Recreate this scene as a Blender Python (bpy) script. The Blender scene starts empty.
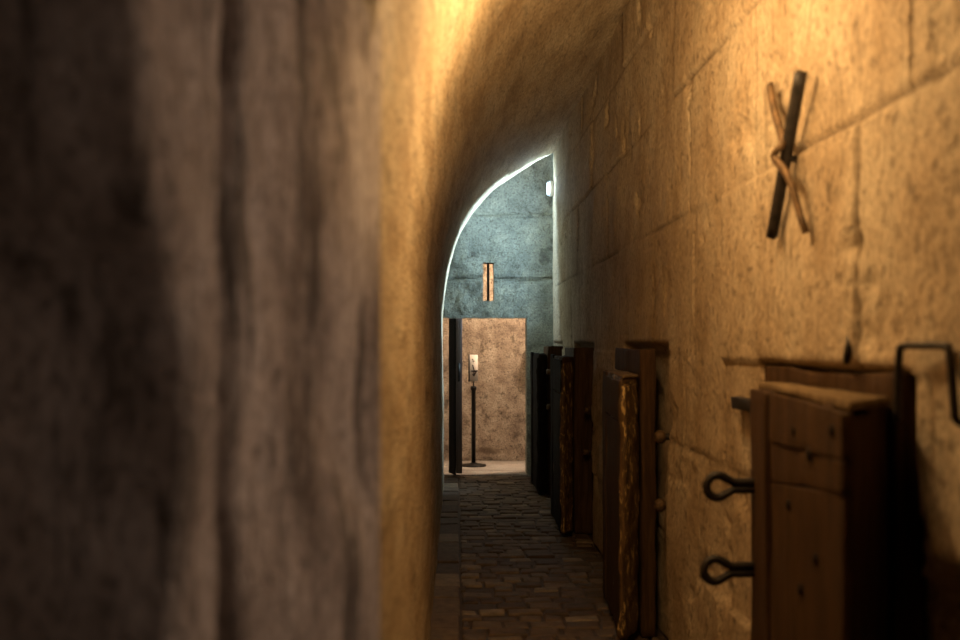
import bpy, bmesh, math, random
import numpy as np
from mathutils import Vector, Matrix, noise

random.seed(7)
rng = np.random.default_rng(7)
SC = bpy.context.scene
C = SC.collection

# ------------------------------------------------------------------ materials
def mat(name):
    m = bpy.data.materials.new(name); m.use_nodes = True
    nt = m.node_tree
    b = nt.nodes['Principled BSDF']
    return m, nt, b

def N(nt, t, **kw):
    n = nt.nodes.new(t)
    for k, v in kw.items():
        if k in n.inputs: n.inputs[k].default_value = v
        else: setattr(n, k, v)
    return n

def coords(nt, scale=(1, 1, 1)):
    tc = N(nt, 'ShaderNodeTexCoord'); mp = N(nt, 'ShaderNodeMapping')
    mp.inputs['Scale'].default_value = scale
    nt.links.new(tc.outputs['Object'], mp.inputs['Vector'])
    return mp.outputs['Vector']

def tex(nt, scale, sc=5, detail=5, rough=.6, dist=0.0):
    n = N(nt, 'ShaderNodeTexNoise', Scale=sc, Detail=detail, Roughness=rough, Distortion=dist)
    nt.links.new(coords(nt, scale), n.inputs['Vector'])
    return n.outputs['Fac']

def ramp(nt, fac, stops):
    r = N(nt, 'ShaderNodeValToRGB')
    e = r.color_ramp.elements
    while len(e) < len(stops): e.new(.5)
    for el, (p, c) in zip(e, stops):
        el.position = p; el.color = (*c, 1) if len(c) == 3 else c
    nt.links.new(fac, r.inputs['Fac'])
    return r.outputs['Color']

def mix(nt, fac, a, b, mode='MIX'):
    m = N(nt, 'ShaderNodeMix', data_type='RGBA', blend_type=mode)
    for sock, v in ((m.inputs[0], fac), (m.inputs[6], a), (m.inputs[7], b)):
        if hasattr(v, 'is_linked'): nt.links.new(v, sock)
        elif isinstance(v, (int, float)): sock.default_value = v
        else: sock.default_value = (*v, 1)
    return m.outputs[2]

def bump(nt, b, items):
    prev = None
    for fac, strength, dist in items:
        bp = N(nt, 'ShaderNodeBump', Strength=strength, Distance=dist)
        nt.links.new(fac, bp.inputs['Height'])
        if prev: nt.links.new(prev, bp.inputs['Normal'])
        prev = bp.outputs['Normal']
    nt.links.new(prev, b.inputs['Normal'])

def grey(*s): return [(p, (v, v, v)) for p, v in s]

def plaster(name, c1, c2, c3, grain=(1, 1, 1), streak=(2, 6, .8), stain=(.6, .5), bstr=.6, fine=90):
    m, nt, b = mat(name)
    big = tex(nt, grain, 3.2, 6, .62)
    col = ramp(nt, big, [(.32, c1), (.5, c2), (.68, c3)])
    st = ramp(nt, tex(nt, streak, 2.6, 6, .66, .4), grey((stain[0], 0), (stain[0] + .1, 1)))
    col = mix(nt, st, col, mix(nt, stain[1], col, (.03, .018, .008)))
    fi = tex(nt, grain, fine, 4, .6)
    col = mix(nt, .55, col, ramp(nt, fi, grey((.3, .32), (.7, 1.35))), 'MULTIPLY')
    pit = ramp(nt, tex(nt, grain, 34, 3, .55), grey((.34, 0), (.44, 1)))
    col = mix(nt, pit, mix(nt, .45, col, (.06, .035, .015)), col)
    nt.links.new(col, b.inputs['Base Color'])
    b.inputs['Roughness'].default_value = .85
    bump(nt, b, [(pit, bstr * .7, .008), (tex(nt, grain, 14, 8, .72), bstr, .02), (fi, bstr * .9, .007)])
    return m

M = {}
M['vault'] = plaster('vault_plaster', (.36, .25, .14), (.50, .38, .24), (.60, .49, .34), (2.2, .45, 2.2), (9, .6, 9), (.56, .35), .45, 45)
M['left'] = plaster('left_plaster', (.40, .27, .15), (.54, .41, .26), (.62, .50, .36), (1, 1.6, .6), (1, 7, 1.2), (.58, .7), .55, 60)
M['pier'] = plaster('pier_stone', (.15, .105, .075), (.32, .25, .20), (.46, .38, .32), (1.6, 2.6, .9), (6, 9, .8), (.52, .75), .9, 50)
M['right'] = plaster('right_stone', (.38, .27, .16), (.50, .38, .25), (.58, .47, .33), (1, 1, .7), (1, 5, .8), (.6, .55), .8, 70)
M['far'] = plaster('grey_plaster', (.18, .185, .155), (.27, .275, .225), (.36, .355, .28), (1.4, 1, 1.4), (2, 2, 2), (.56, .55), 1.0, 40)
M['backwall'] = plaster('pink_plaster', (.22, .16, .125), (.42, .325, .25), (.56, .46, .37), (1.8, 1, 1.8), (4, 4, 4), (.55, .6), .8, 34)
def backwall_patch():
    # damp dark patch low on the wall
    m = M['backwall']; nt = m.node_tree; b = nt.nodes['Principled BSDF']
    src = b.inputs['Base Color'].links[0].from_socket
    tc = N(nt, 'ShaderNodeTexCoord'); mp = N(nt, 'ShaderNodeMapping')
    mp.inputs['Location'].default_value = (-.375 / .16, -12.42 / .3, -.12 / .055); mp.inputs['Scale'].default_value = (1 / .16, 1 / .3, 1 / .055)
    nt.links.new(tc.outputs['Object'], mp.inputs['Vector'])
    ln = N(nt, 'ShaderNodeVectorMath', operation='LENGTH'); nt.links.new(mp.outputs['Vector'], ln.inputs[0])
    ad = N(nt, 'ShaderNodeMath', operation='MULTIPLY_ADD'); nt.links.new(tex(nt, (1, 1, 1), 14, 5, .7), ad.inputs[0]); ad.inputs[1].default_value = 2.2; nt.links.new(ln.outputs['Value'], ad.inputs[2])
    msk = ramp(nt, ad.outputs[0], [(.0, (.75,) * 3), (.62, (.75,) * 3), (.95, (0,) * 3)])
    mp2 = N(nt, 'ShaderNodeMath', operation='MULTIPLY'); nt.links.new(ad.outputs[0], mp2.inputs[0]); mp2.inputs[1].default_value = .42
    nt.links.new(mp2.outputs[0], msk.node.inputs['Fac'])
    nt.links.new(mix(nt, msk, src, (.10, .06, .035)), b.inputs['Base Color'])
backwall_patch()
M['slab'] = plaster('pale_slab', (.36, .31, .27), (.44, .39, .35), (.52, .47, .43), (1.4, 1.4, 1), (3, 3, 3), (.62, .4), .4, 40)

def brick_mat():
    m, nt, b = mat('worn_brick')
    at = N(nt, 'ShaderNodeAttribute', attribute_name='tone')
    col = ramp(nt, at.outputs['Fac'], [(0, (.075, .045, .028)), (.5, (.135, .088, .055)), (.85, (.185, .13, .085)), (1, (.30, .23, .16))])
    col = mix(nt, .8, col, ramp(nt, tex(nt, (1, 1, 1), 14, 6, .65), grey((.3, .35), (.7, 1.25))), 'MULTIPLY')
    nt.links.new(col, b.inputs['Base Color'])
    b.inputs['Roughness'].default_value = .7
    bump(nt, b, [(tex(nt, (1, 1, 1), 25, 6, .65), .6, .01)])
    return m
M['brick'] = brick_mat()

def wood(name, dark, mid, light, fleck=.66, flc=(.30, .19, .07), rough=.48, gscale=(14, 14, 1.1)):
    m, nt, b = mat(name)
    g = tex(nt, gscale, 3, 7, .68, .3)
    col = ramp(nt, g, [(.3, dark), (.52, mid), (.72, light)])
    fl = ramp(nt, tex(nt, (9, 9, 3.2), 4.5, 8, .7, .5), grey((fleck, 0), (fleck + .05, 1)))
    col = mix(nt, fl, col, flc)
    nt.links.new(col, b.inputs['Base Color'])
    b.inputs['Roughness'].default_value = rough
    b.inputs['Specular IOR Level'].default_value = .45 if rough < .5 else .12
    bump(nt, b, [(g, .7, .012), (tex(nt, (10, 10, 3), 8, 6, .7), .5, .01)])
    return m
M['wood'] = wood('old_oak', (.030, .016, .008), (.062, .032, .012), (.11, .060, .024), rough=.62)
M['lit_dusty'] = wood('lit_dusty_oak', (.10, .065, .035), (.19, .13, .07), (.30, .21, .12), rough=.8)  # dust tone, with light on the door tops put into the colour
M['wood2'] = wood('worn_oak', (.035, .018, .008), (.095, .052, .020), (.17, .095, .036), .55, (.55, .37, .14), .45)
M['woodf'] = wood('frame_oak', (.028, .014, .007), (.065, .034, .015), (.105, .058, .025), .68, rough=.62)
M['darkwood'] = wood('near_black_oak', (.008, .006, .005), (.014, .010, .009), (.022, .016, .013), .8, rough=.8)  # near-black; puts shade into the colour of the far door faces
M['woodgrey'] = wood('grey_brown_board', (.05, .030, .025), (.085, .055, .048), (.12, .08, .068), .8)

def iron(name, c=(.028, .022, .018), rough=.55):
    m, nt, b = mat(name)
    col = ramp(nt, tex(nt, (1, 1, 1), 30, 5, .6), [(.35, tuple(x * .6 for x in c)), (.65, tuple(x * 1.6 for x in c))])
    nt.links.new(col, b.inputs['Base Color'])
    b.inputs['Metallic'].default_value = .5; b.inputs['Roughness'].default_value = rough
    bump(nt, b, [(tex(nt, (1, 1, 1), 60, 4, .6), .4, .004)])
    return m
M['iron'] = iron('forged_iron')
M['rust'] = iron('rusty_iron', (.115, .068, .032), .65)
M['blackmetal'] = iron('black_painted_metal', (.015, .014, .014), .4)

def plain(name, c, rough=.6, emit=0):
    m, nt, b = mat(name)
    f = tex(nt, (1, 1, 1), 40, 3, .5)
    nt.links.new(ramp(nt, f, [(.3, tuple(x * .92 for x in c)), (.7, c)]), b.inputs['Base Color'])
    b.inputs['Roughness'].default_value = rough
    if emit:
        b.inputs['Emission Color'].default_value = (.8, .92, 1, 1); b.inputs['Emission Strength'].default_value = emit
    return m
M['paper'] = plain('white_paper', (.86, .78, .74))
M['ink'] = plain('black_ink', (.03, .015, .02))
M['white'] = plain('white_plastic', (.8, .82, .82), .4)
M['lampglass'] = plain('lamp_diffuser', (.8, .85, .88), .4, 1.6)

# ------------------------------------------------------------------ mesh helpers
def link(name, me, m, parent=None, smooth=True):
    o = bpy.data.objects.new(name, me); C.objects.link(o)
    if m: me.materials.append(m)
    if smooth: me.polygons.foreach_set('use_smooth', [True] * len(me.polygons))
    if parent: o.parent = parent
    return o

def grid(name, P, m, parent=None, flip=False):
    nu, nv, _ = P.shape
    idx = np.arange(nu * nv).reshape(nu, nv)
    a, b, c, d = idx[:-1, :-1].ravel(), idx[1:, :-1].ravel(), idx[1:, 1:].ravel(), idx[:-1, 1:].ravel()
    F = np.stack([a, b, c, d] if not flip else [d, c, b, a], 1)
    me = bpy.data.meshes.new(name)
    me.from_pydata(P.reshape(-1, 3).tolist(), [], F.tolist())
    return link(name, me, m, parent)

def fbm(P, f, octs=3):
    return np.array([noise.fractal(Vector(p) * f, .9, 2.0, octs) for p in P.reshape(-1, 3)]).reshape(P.shape[:-1])

def structure(o): o['kind'] = 'structure'; return o

def thing(name, label, cat, loc=(0, 0, 0), group=None):
    o = bpy.data.objects.new(name, None); C.objects.link(o)
    o.location = loc; o.empty_display_size = .1
    o['label'] = label; o['category'] = cat; o['kind'] = 'thing'
    if group: o['group'] = group
    return o

def tag(o, label, cat, group=None):
    o['label'] = label; o['category'] = cat; o['kind'] = 'thing'
    if group: o['group'] = group
    return o

def local(o):
    """child meshes are written in world coordinates; move them into their parent's frame"""
    off = Vector((0, 0, 0)); p = o.parent
    while p: off += p.location; p = p.parent
    o.data.transform(Matrix.Translation(-off))
    return o

def prism(poly, z0, z1, r=.012, step=.035, rough=.004, seed=0, topsag=None, freq=6):
    """worn timber: plan polygon extruded, rounded edges, noise on the surface"""
    bm = bmesh.new()
    pts = [Vector((p[0], p[1])) for p in poly]
    area = sum(pts[i].x * pts[(i + 1) % len(pts)].y - pts[(i + 1) % len(pts)].x * pts[i].y for i in range(len(pts)))
    if area < 0: pts.reverse()
    n = len(pts)
    def ring(rr):
        out = []
        for i in range(n):
            a, p, q = pts[i - 1], pts[i], pts[(i + 1) % n]
            u = (a - p); v = (q - p); lu, lv = u.length, v.length; u.normalize(); v.normalize()
            k = min(rr, lu * .3, lv * .3)
            P0, P1 = p + u * k, p + v * k
            out += [P0, (P0 + P1) / 2 * .5 + p * .5, P1]
            L = lv - 2 * k; m_ = max(1, int(L / step))
            for j in range(1, m_): out.append(P1 + v * (L * j / m_))
        return out
    cen = sum(pts, Vector((0, 0))) / n
    base = ring(r)
    H = z1 - z0; nz = max(1, int(H / step))
    layers = [(z0, 1)] + [(z0 + r + (H - 2 * r) * j / nz, 0) for j in range(nz + 1)] + [(z1 - r * .3, .35), (z1, 1)]
    rows = []
    for z, ins in layers:
        row = []
        for p in base:
            d = cen - p; L = d.length
            q = p + d * (min(r * ins, L * .4) / L)
            nv = noise.noise_vector(Vector((q.x * freq + seed * 7.1, q.y * freq, z * freq * .6)))
            nv2 = noise.noise_vector(Vector((q.x * freq * 4, q.y * freq * 4 + seed, z * freq * 1.5)))
            w = Vector((q.x, q.y, z)) + (nv + nv2 * .4) * rough
            if topsag and z > z1 - .12: w.z += topsag(q) 
            row.append(bm.verts.new(w))
        rows.append(row)
    k = len(base)
    for a, b in zip(rows, rows[1:]):
        for i in range(k):
            bm.faces.new((a[i], a[(i + 1) % k], b[(i + 1) % k], b[i]))
    bm.faces.new(list(reversed(rows[0]))); bm.faces.new(rows[-1])
    return bm

def put(name, bm, m, parent=None, smooth=True):
    me = bpy.data.meshes.new(name); bm.normal_update(); bm.to_mesh(me); bm.free()
    o = link(name, me, m, parent, smooth)
    if parent: local(o)
    return o

def tube(path, r, segs=10, closed=False, radii=None, flat=1.0):
    bm = bmesh.new(); P = [Vector(p) for p in path]; n = len(P); rows = []
    up = None
    for i, p in enumerate(P):
        if closed: t = (P[(i + 1) % n] - P[i - 1]).normalized()
        else: t = (P[min(i + 1, n - 1)] - P[max(i - 1, 0)]).normalized()
        if up is None:
            up = Vector((1, 0, 0)) if abs(t.x) < .9 else Vector((0, 0, 1))
        up = (up - t * up.dot(t)).normalized(); s = t.cross(up)
        rr = radii[i] if radii else r
        rows.append([bm.verts.new(p + up * math.cos(a) * rr * flat + s * math.sin(a) * rr) for a in [2 * math.pi * j / segs for j in range(segs)]])
    pairs = list(zip(rows, rows[1:])) + ([(rows[-1], rows[0])] if closed else [])
    for a, b in pairs:
        for j in range(segs): bm.faces.new((a[j], a[(j + 1) % segs], b[(j + 1) % segs], b[j]))
    if not closed:
        bm.faces.new(list(reversed(rows[0]))); bm.faces.new(rows[-1])
    bmesh.ops.recalc_face_normals(bm, faces=bm.faces)
    return bm

def lathe(prof, c, segs=24):
    bm = bmesh.new(); rows = []
    for r, z in prof:
        rows.append([bm.verts.new((c[0] + r * math.cos(2 * math.pi * j / segs), c[1] + r * math.sin(2 * math.pi * j / segs), c[2] + z)) for j in range(segs)])
    for a, b in zip(rows, rows[1:]):
        for j in range(segs): bm.faces.new((a[j], a[(j + 1) % segs], b[(j + 1) % segs], b[j]))
    bm.faces.new(list(reversed(rows[0]))); bm.faces.new(rows[-1])
    bmesh.ops.recalc_face_normals(bm, faces=bm.faces)
    return bm

def box(x0, x1, y0, y1, z0, z1, bev=.004):
    bm = bmesh.new()
    bmesh.ops.create_cube(bm, size=1)
    for v in bm.verts:
        v.co = Vector(((x0 + x1) / 2 + v.co.x * (x1 - x0), (y0 + y1) / 2 + v.co.y * (y1 - y0), (z0 + z1) / 2 + v.co.z * (z1 - z0)))
    if bev: bmesh.ops.bevel(bm, geom=bm.edges[:], offset=bev, segments=2, affect='EDGES')
    return bm

def dome(c, axis, r, h, segs=12):
    """round nail or bolt head whose flat side sits on a face"""
    ax = Vector(axis).normalized(); u = ax.orthogonal().normalized(); v = ax.cross(u); c = Vector(c)
    bm = bmesh.new(); rows = []
    for k in (0, .35, .7, .93):
        rr = r * math.sqrt(1 - k * k); rows.append([bm.verts.new(c + ax * h * k + (u * math.cos(a) + v * math.sin(a)) * rr) for a in [2 * math.pi * j / segs for j in range(segs)]])
    for a, b in zip(rows, rows[1:]):
        for j in range(segs): bm.faces.new((a[j], a[(j + 1) % segs], b[(j + 1) % segs], b[j]))
    bm.faces.new(list(reversed(rows[0]))); bm.faces.new(rows[-1])
    bmesh.ops.recalc_face_normals(bm, faces=bm.faces)
    return bm

# ------------------------------------------------------------------ layout (metres; camera at x=0, y=0, looking along +y)
F = 1000.0; VPX, VPY = 457.0, 340.0; EYE = 1.5
XL, XR = -0.13, 1.0
YEND = 10.45          # where the vaulted passage opens into the short cross passage
YFAR = 11.1           # wall with the far doorway
PIER_Y = 1.58         # the near stone pier ends here

# ---- vault and left wall profile
PROF = [(-.150, 1.70), (-.142, 1.85), (-.118, 2.05), (-.075, 2.27), (-.01, 2.50), (.08, 2.72), (.20, 2.91), (.37, 3.10), (.53, 3.22), (.70, 3.33), (.86, 3.43), (1.03, 3.53)]
def catmull(pts, per):
    out = []
    p = [np.array(q, float) for q in pts]; p = [2 * p[0] - p[1]] + p + [2 * p[-1] - p[-2]]
    for i in range(1, len(p) - 2):
        for t in np.linspace(0, 1, per, endpoint=False):
            a, b, c, d = p[i - 1], p[i], p[i + 1], p[i + 2]
            out.append(.5 * ((2 * b) + (c - a) * t + (2 * a - 5 * b + 4 * c - d) * t * t + (3 * b - a - 3 * c + d) * t ** 3))
    out.append(p[-2]); return np.array(out)
vp = catmull([(x, 1.5 + (z - 1.5) * .975) for x, z in PROF], 6)
ys = PIER_Y - .03 + (YEND - PIER_Y + .03) * np.linspace(0, 1, 180) ** 1.35

def vault_pts():
    P = np.zeros((len(ys), len(vp), 3))
    P[:, :, 1] = ys[:, None]; P[0, :, 1] = np.clip(vp[:, 0] / -.0775, 1.42, PIER_Y - .03); P[:, :, 0] = vp[None, :, 0]; P[:, :, 2] = vp[None, :, 1]
    q = P * np.array([1.5, .5, 1.5]); d = fbm(q, 1.6, 3) * .014
    tang = np.gradient(vp, axis=0); nrm = np.stack([tang[:, 1], -tang[:, 0]], 1); nrm /= np.linalg.norm(nrm, axis=1)[:, None]
    d *= np.clip(np.arange(len(vp)) / 10, 0, 1)[None, :]
    P[:, :, 0] += nrm[None, :, 0] * d; P[:, :, 2] += nrm[None, :, 1] * d
    # the end turns up into the thickness of the vault
    E = P[-1:].copy(); E[0, :, 0] -= nrm[:, 0] * .35; E[0, :, 2] -= nrm[:, 1] * .35
    return np.concatenate([P, E], 0)
structure(grid('ceiling', vault_pts(), M['vault'], flip=True))

zs = np.linspace(0, vp[0, 1], 60)
yl = np.concatenate([[PIER_Y - .03], PIER_Y + (YEND - PIER_Y) * np.linspace(0, 1, 170) ** 1.35])
P = np.zeros((len(yl), len(zs), 3)); P[:, :, 1] = yl[:, None]; P[:, :, 2] = zs[None, :]
P[:, :, 0] = -.135 - .015 * (zs / 1.7)[None, :]
P[:, :, 0] += fbm(P, 1.7, 3) * .010 * np.clip((1.7 - zs) / .3, 0, 1)[None, :]
E = P[-1:].copy(); E[0, :, 0] = -.6
structure(grid('wall_left', np.concatenate([P, E], 0), M['vault'], flip=True))

# ---- near pier of dressed stone beside the camera
def pier():
    # plan path from the passage wall back towards the camera side
    A = np.array([-.121, PIER_Y]); 
    d1 = np.array([-.39, -.83]); d1 /= np.linalg.norm(d1)
    zz = np.linspace(0, 3.6, 240)
    ss = np.concatenate([np.linspace(0, 1.1, 130), np.linspace(1.15, 4, 20)])
    P = np.zeros((len(ss) + 1, len(zz), 3))
    S, Z = np.meshgrid(ss, zz, indexing='ij')
    nx, ny = -d1[1], d1[0]          # faces the corridor
    if nx < 0: nx, ny = -nx, -ny
    q = np.stack([S, Z * .7, np.zeros_like(S)], -1)
    big = fbm(q, 2.2, 4); fine = fbm(q + 9, 9, 3)
    dep = (big * .02 + fine * .006) * np.clip(S / .07, 0, 1)
    # upright joint between the two stones
    js = .373 + .012 * np.sin(Z * 5) + .01 * big
    dep -= .06 * np.exp(-((S - js) / .013) ** 2) * (.75 + .4 * np.sin(Z * 3.1))
    for zj in (.75, 1.45, 1.96): # bed joints
        dep -= .010 * np.exp(-((Z - zj - .02 * np.sin(S * 9)) / .012) ** 2) * (S > js)
    # the nearest stone is cut back, its edge steps out lower down
    edge = .565 - .073 / (1 + np.exp((Z - 1.60) / .035)) + .015 * fbm(q + 4, 4, 2)
    k = 1 / (1 + np.exp(-(S - edge) / .012))
    dep -= .20 * k + .2 * np.clip(S - edge, 0, 1)
    P[1:, :, 0] = A[0] + d1[0] * S + nx * dep; P[1:, :, 1] = A[1] + d1[1] * S + ny * dep; P[1:, :, 2] = Z
    P[0] = P[1]; P[0, :, 0] = -.30; P[0, :, 1] = PIER_Y + .05
    return P
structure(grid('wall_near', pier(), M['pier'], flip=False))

# ---- right wall : big dressed blocks, rebates for the doors
REB = [(2.2, 3.30), (4.74, 6.0), (7.40, 8.62), (9.45, 10.36)]
ZREB = 1.478
COURSE = [0, .52, 1.02, 1.425, 2.05, 2.62, 3.12, 3.8]
JOINT = {0: [1.2, 3.9, 6.6, 9.0], 1: [1.4, 4.1, 6.4, 9.2], 2: [1.1, 3.75, 4.4, 6.3, 7.0, 9.1], 3: [1.3, 2.49, 3.77, 4.22, 5.1, 6.2, 7.4, 8.8, 10.1],
         4: [1.2, 2.2, 3.35, 4.3, 5.5, 6.7, 8.3, 9.7], 5: [1.6, 2.9, 4.6, 5.9, 7.4, 9.2], 6: [2, 4, 6, 8, 10]}
def right_wall():
    yy = [-2., -1, 0, .8, 1.4]; y = 1.6
    while y < YEND: yy.append(y); y += .0042 * y
    yy.append(YEND); yy = np.array(yy)
    zz = np.arange(0, 3.7, .0135)
    Y, Z = np.meshgrid(yy, zz, indexing='ij')
    q = np.stack([np.zeros_like(Y), Y, Z], -1)
    big = fbm(q, 1.4, 3); mid = fbm(q + 5, 7, 3)
    d = big * .012 + mid * .0035
    jt = np.zeros_like(Y)
    wob = .012 * big + .004 * mid
    for ci in range(7):
        z0, z1 = COURSE[ci], COURSE[ci + 1]
        inside = (Z >= z0) & (Z < z1)
        js = [-9] + JOINT[ci] + [99]
        for j0, j1 in zip(js, js[1:]):
            blk = inside & (Y + wob >= j0) & (Y + wob < j1)
            off = rng.uniform(-.008, .009)
            d[blk] += off
        for j in JOINT[ci]:
            vis = 1.5 if j < 4.5 else .2 + .8 * (noise.noise(Vector((j * 3, ci, 0))) > -.1)
            gv = inside * vis * np.exp(-((Y - j + wob) / (.0062 if j < 4.5 else .008)) ** 2)
            d -= .014 * gv; jt = np.maximum(jt, gv)
        # bed joints fade in and out
        fade = np.clip(fbm(q * np.array([1, .8, 1]) + ci * 3.3, 1.0, 2) * 1.6 + .35, 0, 1)
        if ci == 4: fade = np.where(Y < 2.9, 1, fade)
        if ci == 3: fade = np.where(Y < 4.2, 0, fade)
        gv = fade * np.exp(-((Z - z0 + wob * .5) / .008) ** 2); d -= .014 * gv; jt = np.maximum(jt, gv * .8)
    # chipped patches
    chip = np.clip(fbm(q + 17, 3.1, 4) - .42, 0, 1); d -= chip * .05
    for a, b in REB:
        ky = 1 / (1 + np.exp(-(Y - a) / .004)) * (1 / (1 + np.exp((Y - b) / .004))); kz = 1 / (1 + np.exp((Z - (1.425 if a < 3 else ZREB) - .004 * big) / .004))
        d -= .06 * ky * kz
    # dark broken hole beside the near door frame
    k = 1 / (1 + np.exp((Y - 2.21) / .008)) * (1 / (1 + np.exp((Z - 1.0 - .3 * (Y - 2.05) * -1 + .03 * mid) / .012)))
    d -= .16 * k
    P = np.stack([XR - d, Y, Z], -1)
    E = P[-1:].copy(); E[0, :, 0] = 1.6
    return np.concatenate([P, E], 0), np.concatenate([jt, jt[-1:] * 0], 0)
wp, wj = right_wall()
wr = structure(grid('wall_right', wp, M['right']))
at = wr.data.attributes.new('joint', 'FLOAT', 'POINT'); at.data.foreach_set('value', np.clip(wj, 0, 1).ravel().astype(np.float32))
def joint_dirt(m):
    nt = m.node_tree; b = nt.nodes['Principled BSDF']; src = b.inputs['Base Color'].links[0].from_socket
    a = N(nt, 'ShaderNodeAttribute', attribute_name='joint')
    f = N(nt, 'ShaderNodeMath', operation='MULTIPLY'); nt.links.new(a.outputs['Fac'], f.inputs[0]); f.inputs[1].default_value = .72
    nt.links.new(mix(nt, f.outputs[0], src, (.09, .055, .028)), b.inputs['Base Color'])
joint_dirt(M['right'])

# ---- floor of worn brick pavers
def floor():
    bm = bmesh.new(); lay = bm.verts.layers.float.new('tone')
    def brick(x0, x1, y0, y1):
        g = .007; t = random.random(); h = random.uniform(-.010, .005)
        tx, ty = random.uniform(-.05, .05), random.uniform(-.05, .05)
        cx, cy = (x0 + x1) / 2, (y0 + y1) / 2
        jit = lambda: random.uniform(-.006, .006)
        cs = [(x0 + g + jit(), y0 + g + jit()), (x1 - g + jit(), y0 + g + jit()), (x1 - g + jit(), y1 - g + jit()), (x0 + g + jit(), y1 - g + jit())]
        rows = []
        for ins, z in ((0, -.03), (0, -.008), (.006, -.001), (.018, .001)):
            row = []
            for x, y in cs:
                xx = x + (cx - x) * ins / max(.03, abs(cx - x)); yy = y + (cy - y) * ins / max(.03, abs(cy - y))
                v = bm.verts.new((xx, yy, z + h + (xx - cx) * tx + (yy - cy) * ty if z > -.02 else z)); v[lay] = t; row.append(v)
            rows.append(row)
        for a, b in zip(rows, rows[1:]):
            for i in range(4): bm.faces.new((a[i], a[(i + 1) % 4], b[(i + 1) % 4], b[i]))
        bm.faces.new(rows[-1])
    y = 1.0
    while y < YFAR - .1:                         # border course along the left wall
        L = random.uniform(.24, .36); brick(-.17, .02, y, min(y + L, YFAR - .02)); y += L
    y = 1.0; k = 0
    while y < YFAR - .05:
        D = random.uniform(.10, .14); x = .022 - (.08 if k % 2 else 0)
        while x < 1.0:
            W = random.uniform(.11, .21); brick(max(x, .022), min(x + W, 1.02), y, min(y + D, YFAR - .01)); x += W
        y += D; k += 1
    # bed under the pavers
    vs = [bm.verts.new(p) for p in ((-2.2, -2, -.013), (2.2, -2, -.013), (2.2, YFAR, -.013), (-2.2, YFAR, -.013))]
    for v in vs: v[lay] = 0
    bm.faces.new(vs)
    return put('floor', bm, M['brick'], smooth=False)
structure(floor())

# ---- far wall with the doorway and the slit
def wall_cells(name, xs_, zs_, holes, y0, y1, m):
    """a wall slab with rectangular holes, rough on its front"""
    bm = bmesh.new()
    def fill(a, b, n): return [a + (b - a) * i / n for i in range(n)]
    X = []; 
    for a, b in zip(xs_, xs_[1:]): X += fill(a, b, max(1, int((b - a) / .022)))
    X.append(xs_[-1]); Z = []
    for a, b in zip(zs_, zs_[1:]): Z += fill(a, b, max(1, int((b - a) / .022)))
    Z.append(zs_[-1])
    def hole(x, z): return any(h[0] < x < h[1] and h[2] < z < h[3] for h in holes)
    V = {}
    def vert(i, j, s):
        if (i, j, s) not in V:
            p = Vector((X[i], 0, Z[j])); n = noise.fractal(p * 3.1, .9, 2, 4)
            d = n * .02
            for zj in (2.175, 2.89): d += .035 * math.exp(-((Z[j] - zj - .012 * math.sin(X[i] * 6)) / .02) ** 2)
            edge = .006 * noise.noise(p * 14)
            V[(i, j, s)] = bm.verts.new((X[i] + edge, (y0 + d) if s == 0 else y1, Z[j] + edge))
        return V[(i, j, s)]
    nx, nz = len(X) - 1, len(Z) - 1
    solid = lambda i, j: 0 <= i < nx and 0 <= j < nz and not hole((X[i] + X[i + 1]) / 2, (Z[j] + Z[j + 1]) / 2)
    for i in range(nx):
        for j in range(nz):
            if not solid(i, j): continue
            bm.faces.new((vert(i, j, 0), vert(i + 1, j, 0), vert(i + 1, j + 1, 0), vert(i, j + 1, 0)))
            bm.faces.new((vert(i, j + 1, 1), vert(i + 1, j + 1, 1), vert(i + 1, j, 1), vert(i, j, 1)))
            for di, dj, a, b in ((-1, 0, (i, j), (i, j + 1)), (1, 0, (i + 1, j + 1), (i + 1, j)), (0, -1, (i + 1, j), (i, j)), (0, 1, (i, j + 1), (i + 1, j + 1))):
                if not solid(i + di, j + dj):
                    bm.faces.new((vert(*a, 0), vert(*b, 0), vert(*b, 1), vert(*a, 1)))
    bmesh.ops.recalc_face_normals(bm, faces=bm.faces)
    return put(name, bm, m, smooth=False)
DX0, DX1, DZ = -.30, .775, 1.745
structure(wall_cells('wall_far', [-2.2, DX0, .29, .41, DX1, 2.2], [0, DZ, 1.935, 2.36, 4.2], [(DX0, DX1, -1, DZ), (.29, .41, 1.935, 2.36)], YFAR, YFAR + .24, M['far']))
wb = put('window_1', box(.333, .362, YFAR + .05, YFAR + .08, 1.93, 2.365, .004), M['iron']); structure(wb)

# cross passage shell (closed around the corner, mostly out of sight)
structure(put('wall_passage_left', box(-2.3, -2.2, YEND - .4, YFAR + .2, 0, 4.2, 0), M['far']))
structure(put('wall_passage_right', box(2.2, 2.3, YEND - .4, YFAR + .2, 0, 4.2, 0), M['far']))
structure(put('ceiling_passage', box(-2.3, 2.3, YEND - .1, YFAR + .2, 4.2, 4.3, 0), M['far']))
structure(put('wall_passage_front', box(1.6, 2.3, YEND - .1, YEND, 0, 4.2, 0), M['far']))
structure(put('wall_passage_corner', box(-2.3, -.6, YEND - .1, YEND, 0, 4.2, 0), M['far']))
structure(put('wall_passage_top', box(-2.3, 2.3, YEND - .1, YEND - .02, 3.6, 4.2, 0), M['far']))

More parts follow.
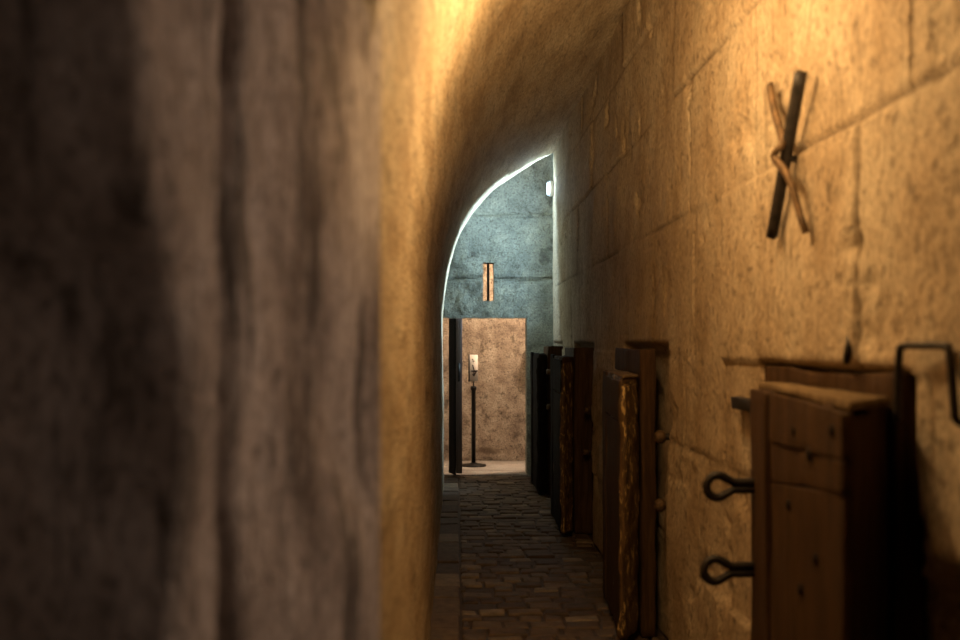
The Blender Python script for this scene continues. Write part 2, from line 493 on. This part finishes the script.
# room beyond the doorway
YB = 12.42
structure(put('wall_back', prism([(-2.2, YB), (3, YB), (3, YB + .1), (-2.2, YB + .1)], 0, 3.0, .005, .05, .012, 3, None, 4), M['backwall']))
structure(put('floor_back', box(-2.2, 3.0, YFAR + .245, YB + .05, -.08, .002, 0), M['slab']))
structure(put('ceiling_back', box(-2.2, 3.0, YFAR + .2, YB + .1, 3.0, 3.1, 0), M['backwall']))
structure(put('wall_back_left', box(-2.3, -2.2, YFAR + .2, YB + .1, -.02, 3.1, 0), M['backwall']))
structure(put('wall_back_right', box(3.0, 3.1, YFAR + .2, YB + .1, -.02, 3.1, 0), M['backwall']))
structure(put('trim_1', prism([(DX0 - .02, YFAR - .02), (DX1 + .02, YFAR - .02), (DX1 + .02, YFAR + .25), (DX0 - .02, YFAR + .25)], -.03, .012, .008, .05, .003, 5), M['slab']))
structure(put('trim_2', box(1.0, 1.6, YFAR + .95, YB + .02, 1.72, 1.82, .01), M['slab']))  # unseen slab added to cast the shadow on the back wall

# ------------------------------------------------------------------ doors
def lerp2(a, b, t): return (a[0] + (b[0] - a[0]) * t, a[1] + (b[1] - a[1]) * t)

def board_on(A, B, s0, s1, z0, z1, proud=.012, deep=.012, seed=0, rough=.005):
    """a board on the corridor side of a leaf; s runs from B (near end) to A (far end)"""
    b, a = Vector(B), Vector(A); e = (a - b); L = e.length; e.normalize()
    n = Vector((-e.y, e.x)); n = n if n.x < 0 else -n
    p0, p1 = b + e * (s0 * L), b + e * (s1 * L)
    return prism([p0 + n * proud, p1 + n * proud, p1 - n * deep, p0 - n * deep], z0, z1, .006, .03, rough, seed)

def face_pt(A, B, s, z, proud):
    b, a = Vector(B), Vector(A); e = (a - b); L = e.length; e.normalize()
    n = Vector((-e.y, e.x)); n = n if n.x < 0 else -n
    p = b + e * (s * L) + n * proud
    return Vector((p.x, p.y, z)), Vector((n.x, n.y, 0))

def eye_bolt(c, d, R=.043, r=.0105, shank=.16, squash=1.0):
    """iron rod bent into an eye; c centre of the eye, d direction of the shank (horizontal)"""
    c = Vector(c); d = Vector(d).normalized(); up = Vector((0, 0, 1))
    path = []; g = .011; th0 = math.asin((g + .006) / R)
    path.append(c + d * (R + shank) + up * g)
    path.append(c + d * (R + shank * .5) + up * g)
    path.append(c + d * (R + .016) + up * g)
    for k in range(29):
        a = th0 + .32 + (2 * math.pi - 2 * th0 - .64) * k / 28
        path.append(c + d * (math.cos(a) * R) + up * (math.sin(a) * R * squash))
    path.append(c + d * (R + .016) - up * g)
    path.append(c + d * (R + shank * .5) - up * g)
    path.append(c + d * (R + shank) - up * g)
    return tube(path, r, 10)

def cell_door(label, A, B, Cc, D, z0, z1, mbody, seed):
    t = thing('cell_door', label, 'door', (lerp2(A, B, .5)[0] + .04, lerp2(A, B, .5)[1], 0), 'thick timber doors standing ajar along the right wall')
    put('leaf', prism([A, B, Cc, D], z0, z1, .016, .03, .012, seed, lambda q: -.02 * (noise.noise(Vector((q.x * 9, q.y * 5, seed))) > .15)), mbody, t)
    return t

# near door
A, B, Cc, D = (.924, 3.08), (.813, 2.07), (.975, 2.255), (.990, 3.05)
t = cell_door('heavy brown timber door nearest on the right with two iron eye bolts', A, B, Cc, D, .05, 1.355, M['wood'], 1)
def shear(bm):
    b, a = Vector(B), Vector(A); e = (a - b); L = e.length; e.normalize()
    for v in bm.verts:
        u = (Vector((v.co.x, v.co.y)) - b).dot(e) / L / .735
        v.co.z += float(np.interp(v.co.z, [.07, 1.1, 1.21, 1.33], [0, .085, .038, 0])) * (1 - u)
    return bm
put('upper_rail', shear(board_on(A, B, .0, .735, 1.213, 1.350, .014, .01, 2)), M['wood'], t)
put('middle_board', shear(board_on(A, B, .008, .735, 1.100, 1.209, .010, .01, 3)), M['wood'], t)
put('lower_board', shear(board_on(A, B, .012, .735, .07, 1.096, .011, .01, 4)), M['wood'], t)
tl = put('top_ledge', prism([A, B, Cc, D], 1.352, 1.372, .006, .03, .005, 6), M['lit_dusty'], t); tl['label'] = 'pale top edge with dust and lit tone'
put('stile', board_on(A, B, .775, 1.0, .06, 1.35, .020, .012, 5), M['woodf'], t)
for px, py in ((800, 431), (839, 431), (815, 455), (794, 505), (822, 560), (806, 590)):
    k = (px - VPX) / F                                   # where the bolt sits along the board
    u = (k * B[1] - B[0]) / ((A[0] - B[0]) - k * (A[1] - B[1]))
    Yb = B[1] + u * (A[1] - B[1])
    p, n = face_pt(A, B, u, EYE - (py - VPY) * Yb / F, .012); put('bolt_head', dome(p, n, .016, .008), M['darkwood'], t)
for c, dz in (((.787, 3.02, 1.058), 0), ((.779, 3.02, .805), 0)):
    put('eye_bolt', eye_bolt(c, (1, .03, .014), .034, .013, .104), M['iron'], t)
put('hinge_strap', prism([(1.0, 3.16), (.955, 3.16), (.968, 3.53), (1.01, 3.53)], 1.262, 1.302, .005, .03, .003, 8), M['iron'], t)

# second door
A, B, Cc, D = (.858, 5.8), (.800, 4.85), (.912, 5.02), (.95, 5.8)
t = cell_door('worn timber door with splintered pale edge, second along the right wall', A, B, Cc, D, .03, 1.318, M['wood2'], 11)
tl = put('top_ledge', prism([A, B, Cc, D], 1.312, 1.326, .006, .03, .006, 16), M['lit_dusty'], t); tl['label'] = 'pale lit-toned top edge'  # paler colour stands in for light on the flat top
put('stile', board_on(A, B, .80, 1.0, .04, 1.32, .014, .012, 12), M['woodf'], t)
put('upper_rail', board_on(A, B, .02, .78, 1.1, 1.30, .012, .01, 13), M['wood'], t)
put('lower_board', board_on(A, B, .02, .78, .05, 1.09, .008, .01, 14), M['wood'], t)
def lock_edge(B, Cc, z0, z1, seed):
    b, c = Vector(B), Vector(Cc); e = (c - b); L = e.length; e.normalize(); n = Vector((e.y, -e.x)); n = n if n.y < 0 else -n
    p0, p1 = b + e * .004, b + e * (L * .8)
    return prism([p0 + n * .012, p1 + n * .012, p1 - n * .02, p0 - n * .02], z0, z1, .008, .022, .014, seed, None, 14)
put('edge_strip', lock_edge(B, Cc, .05, 1.28, 15), M['wood2'], t)

# third door
A, B, Cc, D = (.802, 8.42), (.790, 7.5), (.890, 7.65), (.90, 8.42)
t = cell_door('dark timber door with thin bright edge, third along the right wall', A, B, Cc, D, .03, 1.37, M['wood'], 21)
put('edge_strip', lock_edge(B, Cc, .05, 1.33, 22), M['wood2'], t)
put('stile', board_on(A, B, .80, 1.0, .04, 1.38, .014, .012, 23), M['darkwood'], t)  # corridor-side boards darkened, shade put into their colour
put('upper_rail', board_on(A, B, .02, .78, 1.1, 1.35, .012, .01, 24), M['darkwood'], t)
put('lower_board', board_on(A, B, .02, .78, .05, 1.09, .010, .01, 25), M['darkwood'], t)

# fourth door
A, B, Cc, D = (.770, 10.28), (.775, 9.55), (.875, 9.68), (.89, 10.28)
t = cell_door('nearly black timber door farthest along the right wall beside the doorway', A, B, Cc, D, .03, 1.365, M['darkwood'], 31)
put('edge_strip', lock_edge(B, Cc, .05, 1.33, 32), M['darkwood'], t)
put('stile', board_on(A, B, .80, 1.0, .04, 1.38, .014, .012, 33), M['darkwood'], t)

# timber frames in the rebates
def frame(k, y0, y1, xn, xb, ztop, ylin0, ylin1, wst=.14):
    f = structure(put('trim_%d' % k, prism([(xn, y0), (xn, y0 + wst), (xb, y0 + wst), (xb, y0)], 0, ztop, .008, .03, .009, k), M['woodf']))
    l = put('lintel_board', prism([(xn + .012, ylin0), (xn + .012, ylin1), (xb, ylin1), (xb, ylin0)], ztop - .13, ztop - .006, .01, .03, .010, k + 9), M['woodf'], f)
    put('far_post', prism([(xn + .03, y1 - wst), (xn + .03, y1), (xb, y1), (xb, y1 - wst)], 0, ztop - .01, .008, .03, .004, k + 5), M['woodf'], f)
    return f
frame(3, 2.26, 3.34, .990, 1.065, 1.422, 2.40, 3.24)
frame(4, 5.03, 5.95, .925, 1.0, 1.452, 5.17, 5.9, .10)
frame(5, 7.72, 8.58, .905, 1.06, 1.44, 7.86, 8.5, .12)
frame(6, 9.70, 10.34, .88, 1.06, 1.44, 9.82, 10.30, .12)

# ------------------------------------------------------------------ ironwork on the right wall
def wpx(px, py, x):
    Y = x * F / (px - VPX); return Vector((x, Y, EYE + (VPY - py) * Y / F))
t = thing('iron_cross', 'crossed iron bars twisted into an X high on the right wall', 'iron bar', wpx(788, 155, .985))
p0, p1 = wpx(801, 72, .955), wpx(772, 237, .965)
pts = [p0.lerp(p1, k / 14) for k in range(15)]
bar = tube([p + Vector((0, 0, 0)) for p in pts], .0185, 4); put('straight_bar', bar, M['iron'], t)
q = [(770, 86, .98), (774, 108, .975), (780, 130, .965), (783, 143, .945), (777, 150, .932), (774, 157, .93), (779, 164, .93), (786, 173, .935), (793, 190, .945), (799, 212, .955), (803, 224, .96), (806, 233, .968)]
qq = catmull([tuple(wpx(*a)) for a in q], 5)
put('bent_bar', tube([Vector(a) for a in qq], .0185, 8, flat=.55), M['rust'], t)
# anchors that carry both bars into the stone
ctr = p0.lerp(p1, .5)
put('anchor', tube([ctr + Vector((-.005, 0, 0)), ctr + Vector((.02, 0, 0)), ctr + Vector((.042, 0, 0))], .011, 8), M['iron'], t)

pin = put('iron_pin', tube([wpx(849, 328, .998), wpx(848.5, 342, .985), wpx(848, 350, .98), wpx(847, 362, .985)], .009, 8, radii=[.005, .007, .010, .011]), M['iron'])
tag(pin, 'small rusty iron pin hanging on the wall just above the nearest door frame', 'pin')

Ua = [(1.0, 2.27, 1.335), (.955, 2.17, 1.33), (.952, 2.16, 1.36), (.953, 2.155, 1.47), (.958, 2.145, 1.487), (.970, 2.09, 1.488), (.982, 2.02, 1.488), (.985, 2.0, 1.475), (.987, 1.985, 1.37), (.992, 1.982, 1.34), (1.03, 1.975, 1.325)]
ub = put('iron_staple', tube([Vector(a) for a in catmull(Ua, 4)], .0085, 10), M['iron'])
tag(ub, 'square iron staple handle standing above the nearest door frame at right edge', 'handle')

def bolt(px, py, x, label, length=.10, r=.024):
    p = wpx(px, py, x)
    t = thing('iron_bolt', label, 'bolt', p, 'iron bolts in the rebates between doors')
    put('shank', tube([p, p + Vector((.05, .01, 0)), p + Vector((length, .02, 0))], r * .55, 10), M['iron'], t)
    put('knob', lathe([(r * .5, -r), (r * .9, -r * .6), (r, 0), (r * .9, r * .6), (r * .5, r)], p, 14), M['rust'], t)
bolt(660, 437, .985, 'upper round iron knob on a bolt beside the second door', .12, .030)
bolt(660, 505, .985, 'lower round iron knob on a bolt beside the second door', .12, .030)
bolt(587, 410, .98, 'upper dark iron knob beside the third door frame')
bolt(586, 452, .98, 'lower dark iron knob beside the third door frame')
bolt(549, 372, .862, 'upper dark iron knob before the farthest door', .15, .028)
bolt(549, 407, .862, 'lower dark iron knob before the farthest door', .15, .028)

# ------------------------------------------------------------------ far end
# open leaf in the far doorway
t = thing('open_door', 'dark open timber door leaf seen edge-on at left of the far doorway', 'door', (-.05, 11.0, 0))
hx, hy, ex, ey = -.092, 11.08, -.022, 10.86
put('leaf', prism([(hx, hy), (ex, ey), (ex + .012, ey), (ex + .012, hy)], .03, 1.735, .005, .04, .003, 41), M['darkwood'], t)
e_ = put('edge_board', prism([(ex + .012, ey - .006), (ex + .078, ey - .006), (ex + .075, hy), (ex + .012, hy)], .05, 1.735, .006, .04, .003, 42), M['woodgrey'], t)
e_['label'] = 'grey brown board on the free edge'
put('lock_plate', box(ex + .03, ex + .055, ey - .014, ey - .004, 1.05, 1.25, .002), M['iron'], t)

# direction sign on a stand
SY = 11.9; sx = .197
t = thing('sign_stand', 'black floor stand with a white arrow sign in the far room', 'sign', (sx, SY, 0))
put('base', lathe([(.15, .002), (.152, .012), (.145, .02), (.05, .03), (.03, .045)], (sx, SY, 0), 32), M['blackmetal'], t)
put('pole', lathe([(.026, .03), (.026, .9), (.036, .91), (.036, .945), (.02, .955)], (sx, SY, 0), 16), M['blackmetal'], t)
put('rod', lathe([(.008, .95), (.008, 1.05)], (sx, SY, 0), 10), M['blackmetal'], t)
sb = put('sign_board', box(sx - .047, sx + .052, SY - .012, SY + .006, 1.01, 1.325, .002), M['paper'], t)
put('side_channel', box(sx - .062, sx - .045, SY - .014, SY + .010, 1.005, 1.33, .002), M['blackmetal'], t)
def stroke(pts, w):
    bm = bmesh.new()
    for (x0, z0), (x1, z1) in zip(pts, pts[1:]):
        a, b = Vector((x0, z0)), Vector((x1, z1)); d = (b - a).normalized(); n = Vector((-d.y, d.x)) * w
        vs = []
        for y in (SY - .0145, SY - .0115):
            vs.append([bm.verts.new((sx + p.x, y, 1.01 + p.y)) for p in (a + n, b + n, b - n, a - n)])
        f, k = vs
        bm.faces.new(f); bm.faces.new(list(reversed(k)))
        for i in range(4): bm.faces.new((f[i], k[i], k[(i + 1) % 4], f[(i + 1) % 4]))
    bmesh.ops.recalc_face_normals(bm, faces=bm.faces)
    return bm
for pts, w in (([(-.018, .262), (-.004, .255)], .004), ([(-.012, .240), (.012, .238)], .004), ([(-.012, .195), (.004, .135), (.004, .07)], .005),
               ([(-.03, .118), (.048, .122)], .006), ([(-.012, .085), (.004, .062), (.03, .112)], .005)):
    for _ in (0,):
        m_ = put('arrow_mark', stroke(pts, w * 1.35), M['ink'], None, False)
        m_.parent = sb; local(m_)

# small lamp fixture at the passage end, on the right wall
lp = Vector((.965, 10.38, 3.07))
t = thing('wall_lamp', 'small white lamp fixture high on the right wall at the far end', 'lamp', lp)
put('housing', box(lp.x - .015, lp.x + .03, lp.y - .05, lp.y + .04, lp.z - .075, lp.z + .075, .008), M['white'], t)
put('diffuser', box(lp.x - .030, lp.x - .014, lp.y - .04, lp.y + .03, lp.z - .065, lp.z + .065, .006), M['lampglass'], t)

# ------------------------------------------------------------------ shell behind the camera
structure(put('ceiling_near', box(-2.2, 1.1, -2.1, PIER_Y + .02, 3.6, 3.7, 0), M['pier']))
structure(put('wall_behind', box(-2.2, 1.1, -2.1, -2.0, 0, 3.7, 0), M['pier']))

# ------------------------------------------------------------------ light
def light(name, kind, loc, energy, color, size=.1, rot=None, size_y=None, spread=None):
    l = bpy.data.lights.new(name, kind); l.energy = energy; l.color = color
    if kind == 'AREA':
        l.size = size
        if size_y: l.shape = 'RECTANGLE'; l.size_y = size_y
        if spread: l.spread = spread
    else: l.shadow_soft_size = size
    o = bpy.data.objects.new(name, l); C.objects.link(o); o.location = loc
    if rot is not None:
        o.rotation_euler = (Vector(rot) - Vector(loc)).to_track_quat('-Z', 'Y').to_euler()
    return o
WARM = (1, .64, .28); COOL = (.52, .80, 1.0)
light('corridor_lamp', 'AREA', (.36, 2.75, 2.70), 8, WARM, .2, (.36, 2.75, 0), 1.1)
light('corridor_bulb', 'POINT', (.39, 2.65, 2.48), 22, WARM, .05)
light('corridor_bulb_far', 'POINT', (.42, 3.3, 2.70), 18, WARM, .05)
up = light('vault_fill', 'SPOT', (.2, -.8, 1.1), 1150, WARM, .08, (.45, 6.2, 3.35))  # added spot behind the camera, brightens the vault
up.data.spot_size = math.radians(24); up.data.spot_blend = .9
light('pier_fill_side', 'AREA', (.93, 1.55, 1.6), 2.0, (1, .75, .57), .16, (-.25, 1.25, 1.6), 1.6, math.radians(70))  # added fill, out of view at the right wall, lights the pier
light('pier_fill_behind', 'AREA', (.5, -1.2, 1.7), .33, (1, .78, .66), .4, (-.45, .9, 1.5), 1.6, math.radians(30))  # weak fill added behind the camera to lift the dark pier stone
light('passage_daylight_right', 'AREA', (1.45, 10.78, 2.5), 64, COOL, .14, (.1, 10.1, 2.5), 1.5, math.radians(120))
light('passage_daylight_left', 'AREA', (-.65, 10.78, 2.9), 24, COOL, .14, (1, 10.2, 3.0), .8, math.radians(110))
light('wall_lamp_light', 'POINT', (.84, 10.34, 3.08), 5, COOL, .03)
light('room_lamp_right', 'POINT', (1.34, 11.6, 2.8), 190, (1, .74, .50), .06)
light('room_lamp_left', 'POINT', (-.9, 11.45, 2.4), 45, (1, .74, .50), .1)

w = bpy.data.worlds.new('World'); SC.world = w; w.use_nodes = True
w.node_tree.nodes['Background'].inputs[0].default_value = (.9, .7, .5, 1)
w.node_tree.nodes['Background'].inputs[1].default_value = .004

# ------------------------------------------------------------------ camera
cam = bpy.data.cameras.new('Camera'); co = bpy.data.objects.new('Camera', cam); C.objects.link(co)
cam.sensor_width = 36; cam.lens = F / 960 * 36
co.location = (0, 0, EYE); co.rotation_euler = (math.pi / 2, 0, 0)
cam.shift_x = (480 - VPX) / 960; cam.shift_y = (VPY - 320) / 960
cam.clip_start = .02
cam.dof.use_dof = True; cam.dof.focus_distance = 8.0; cam.dof.aperture_fstop = 2.0
SC.camera = co
vs = SC.view_settings
vs.view_transform = 'Standard'; vs.look = 'None'; vs.gamma = 1; vs.exposure = .13
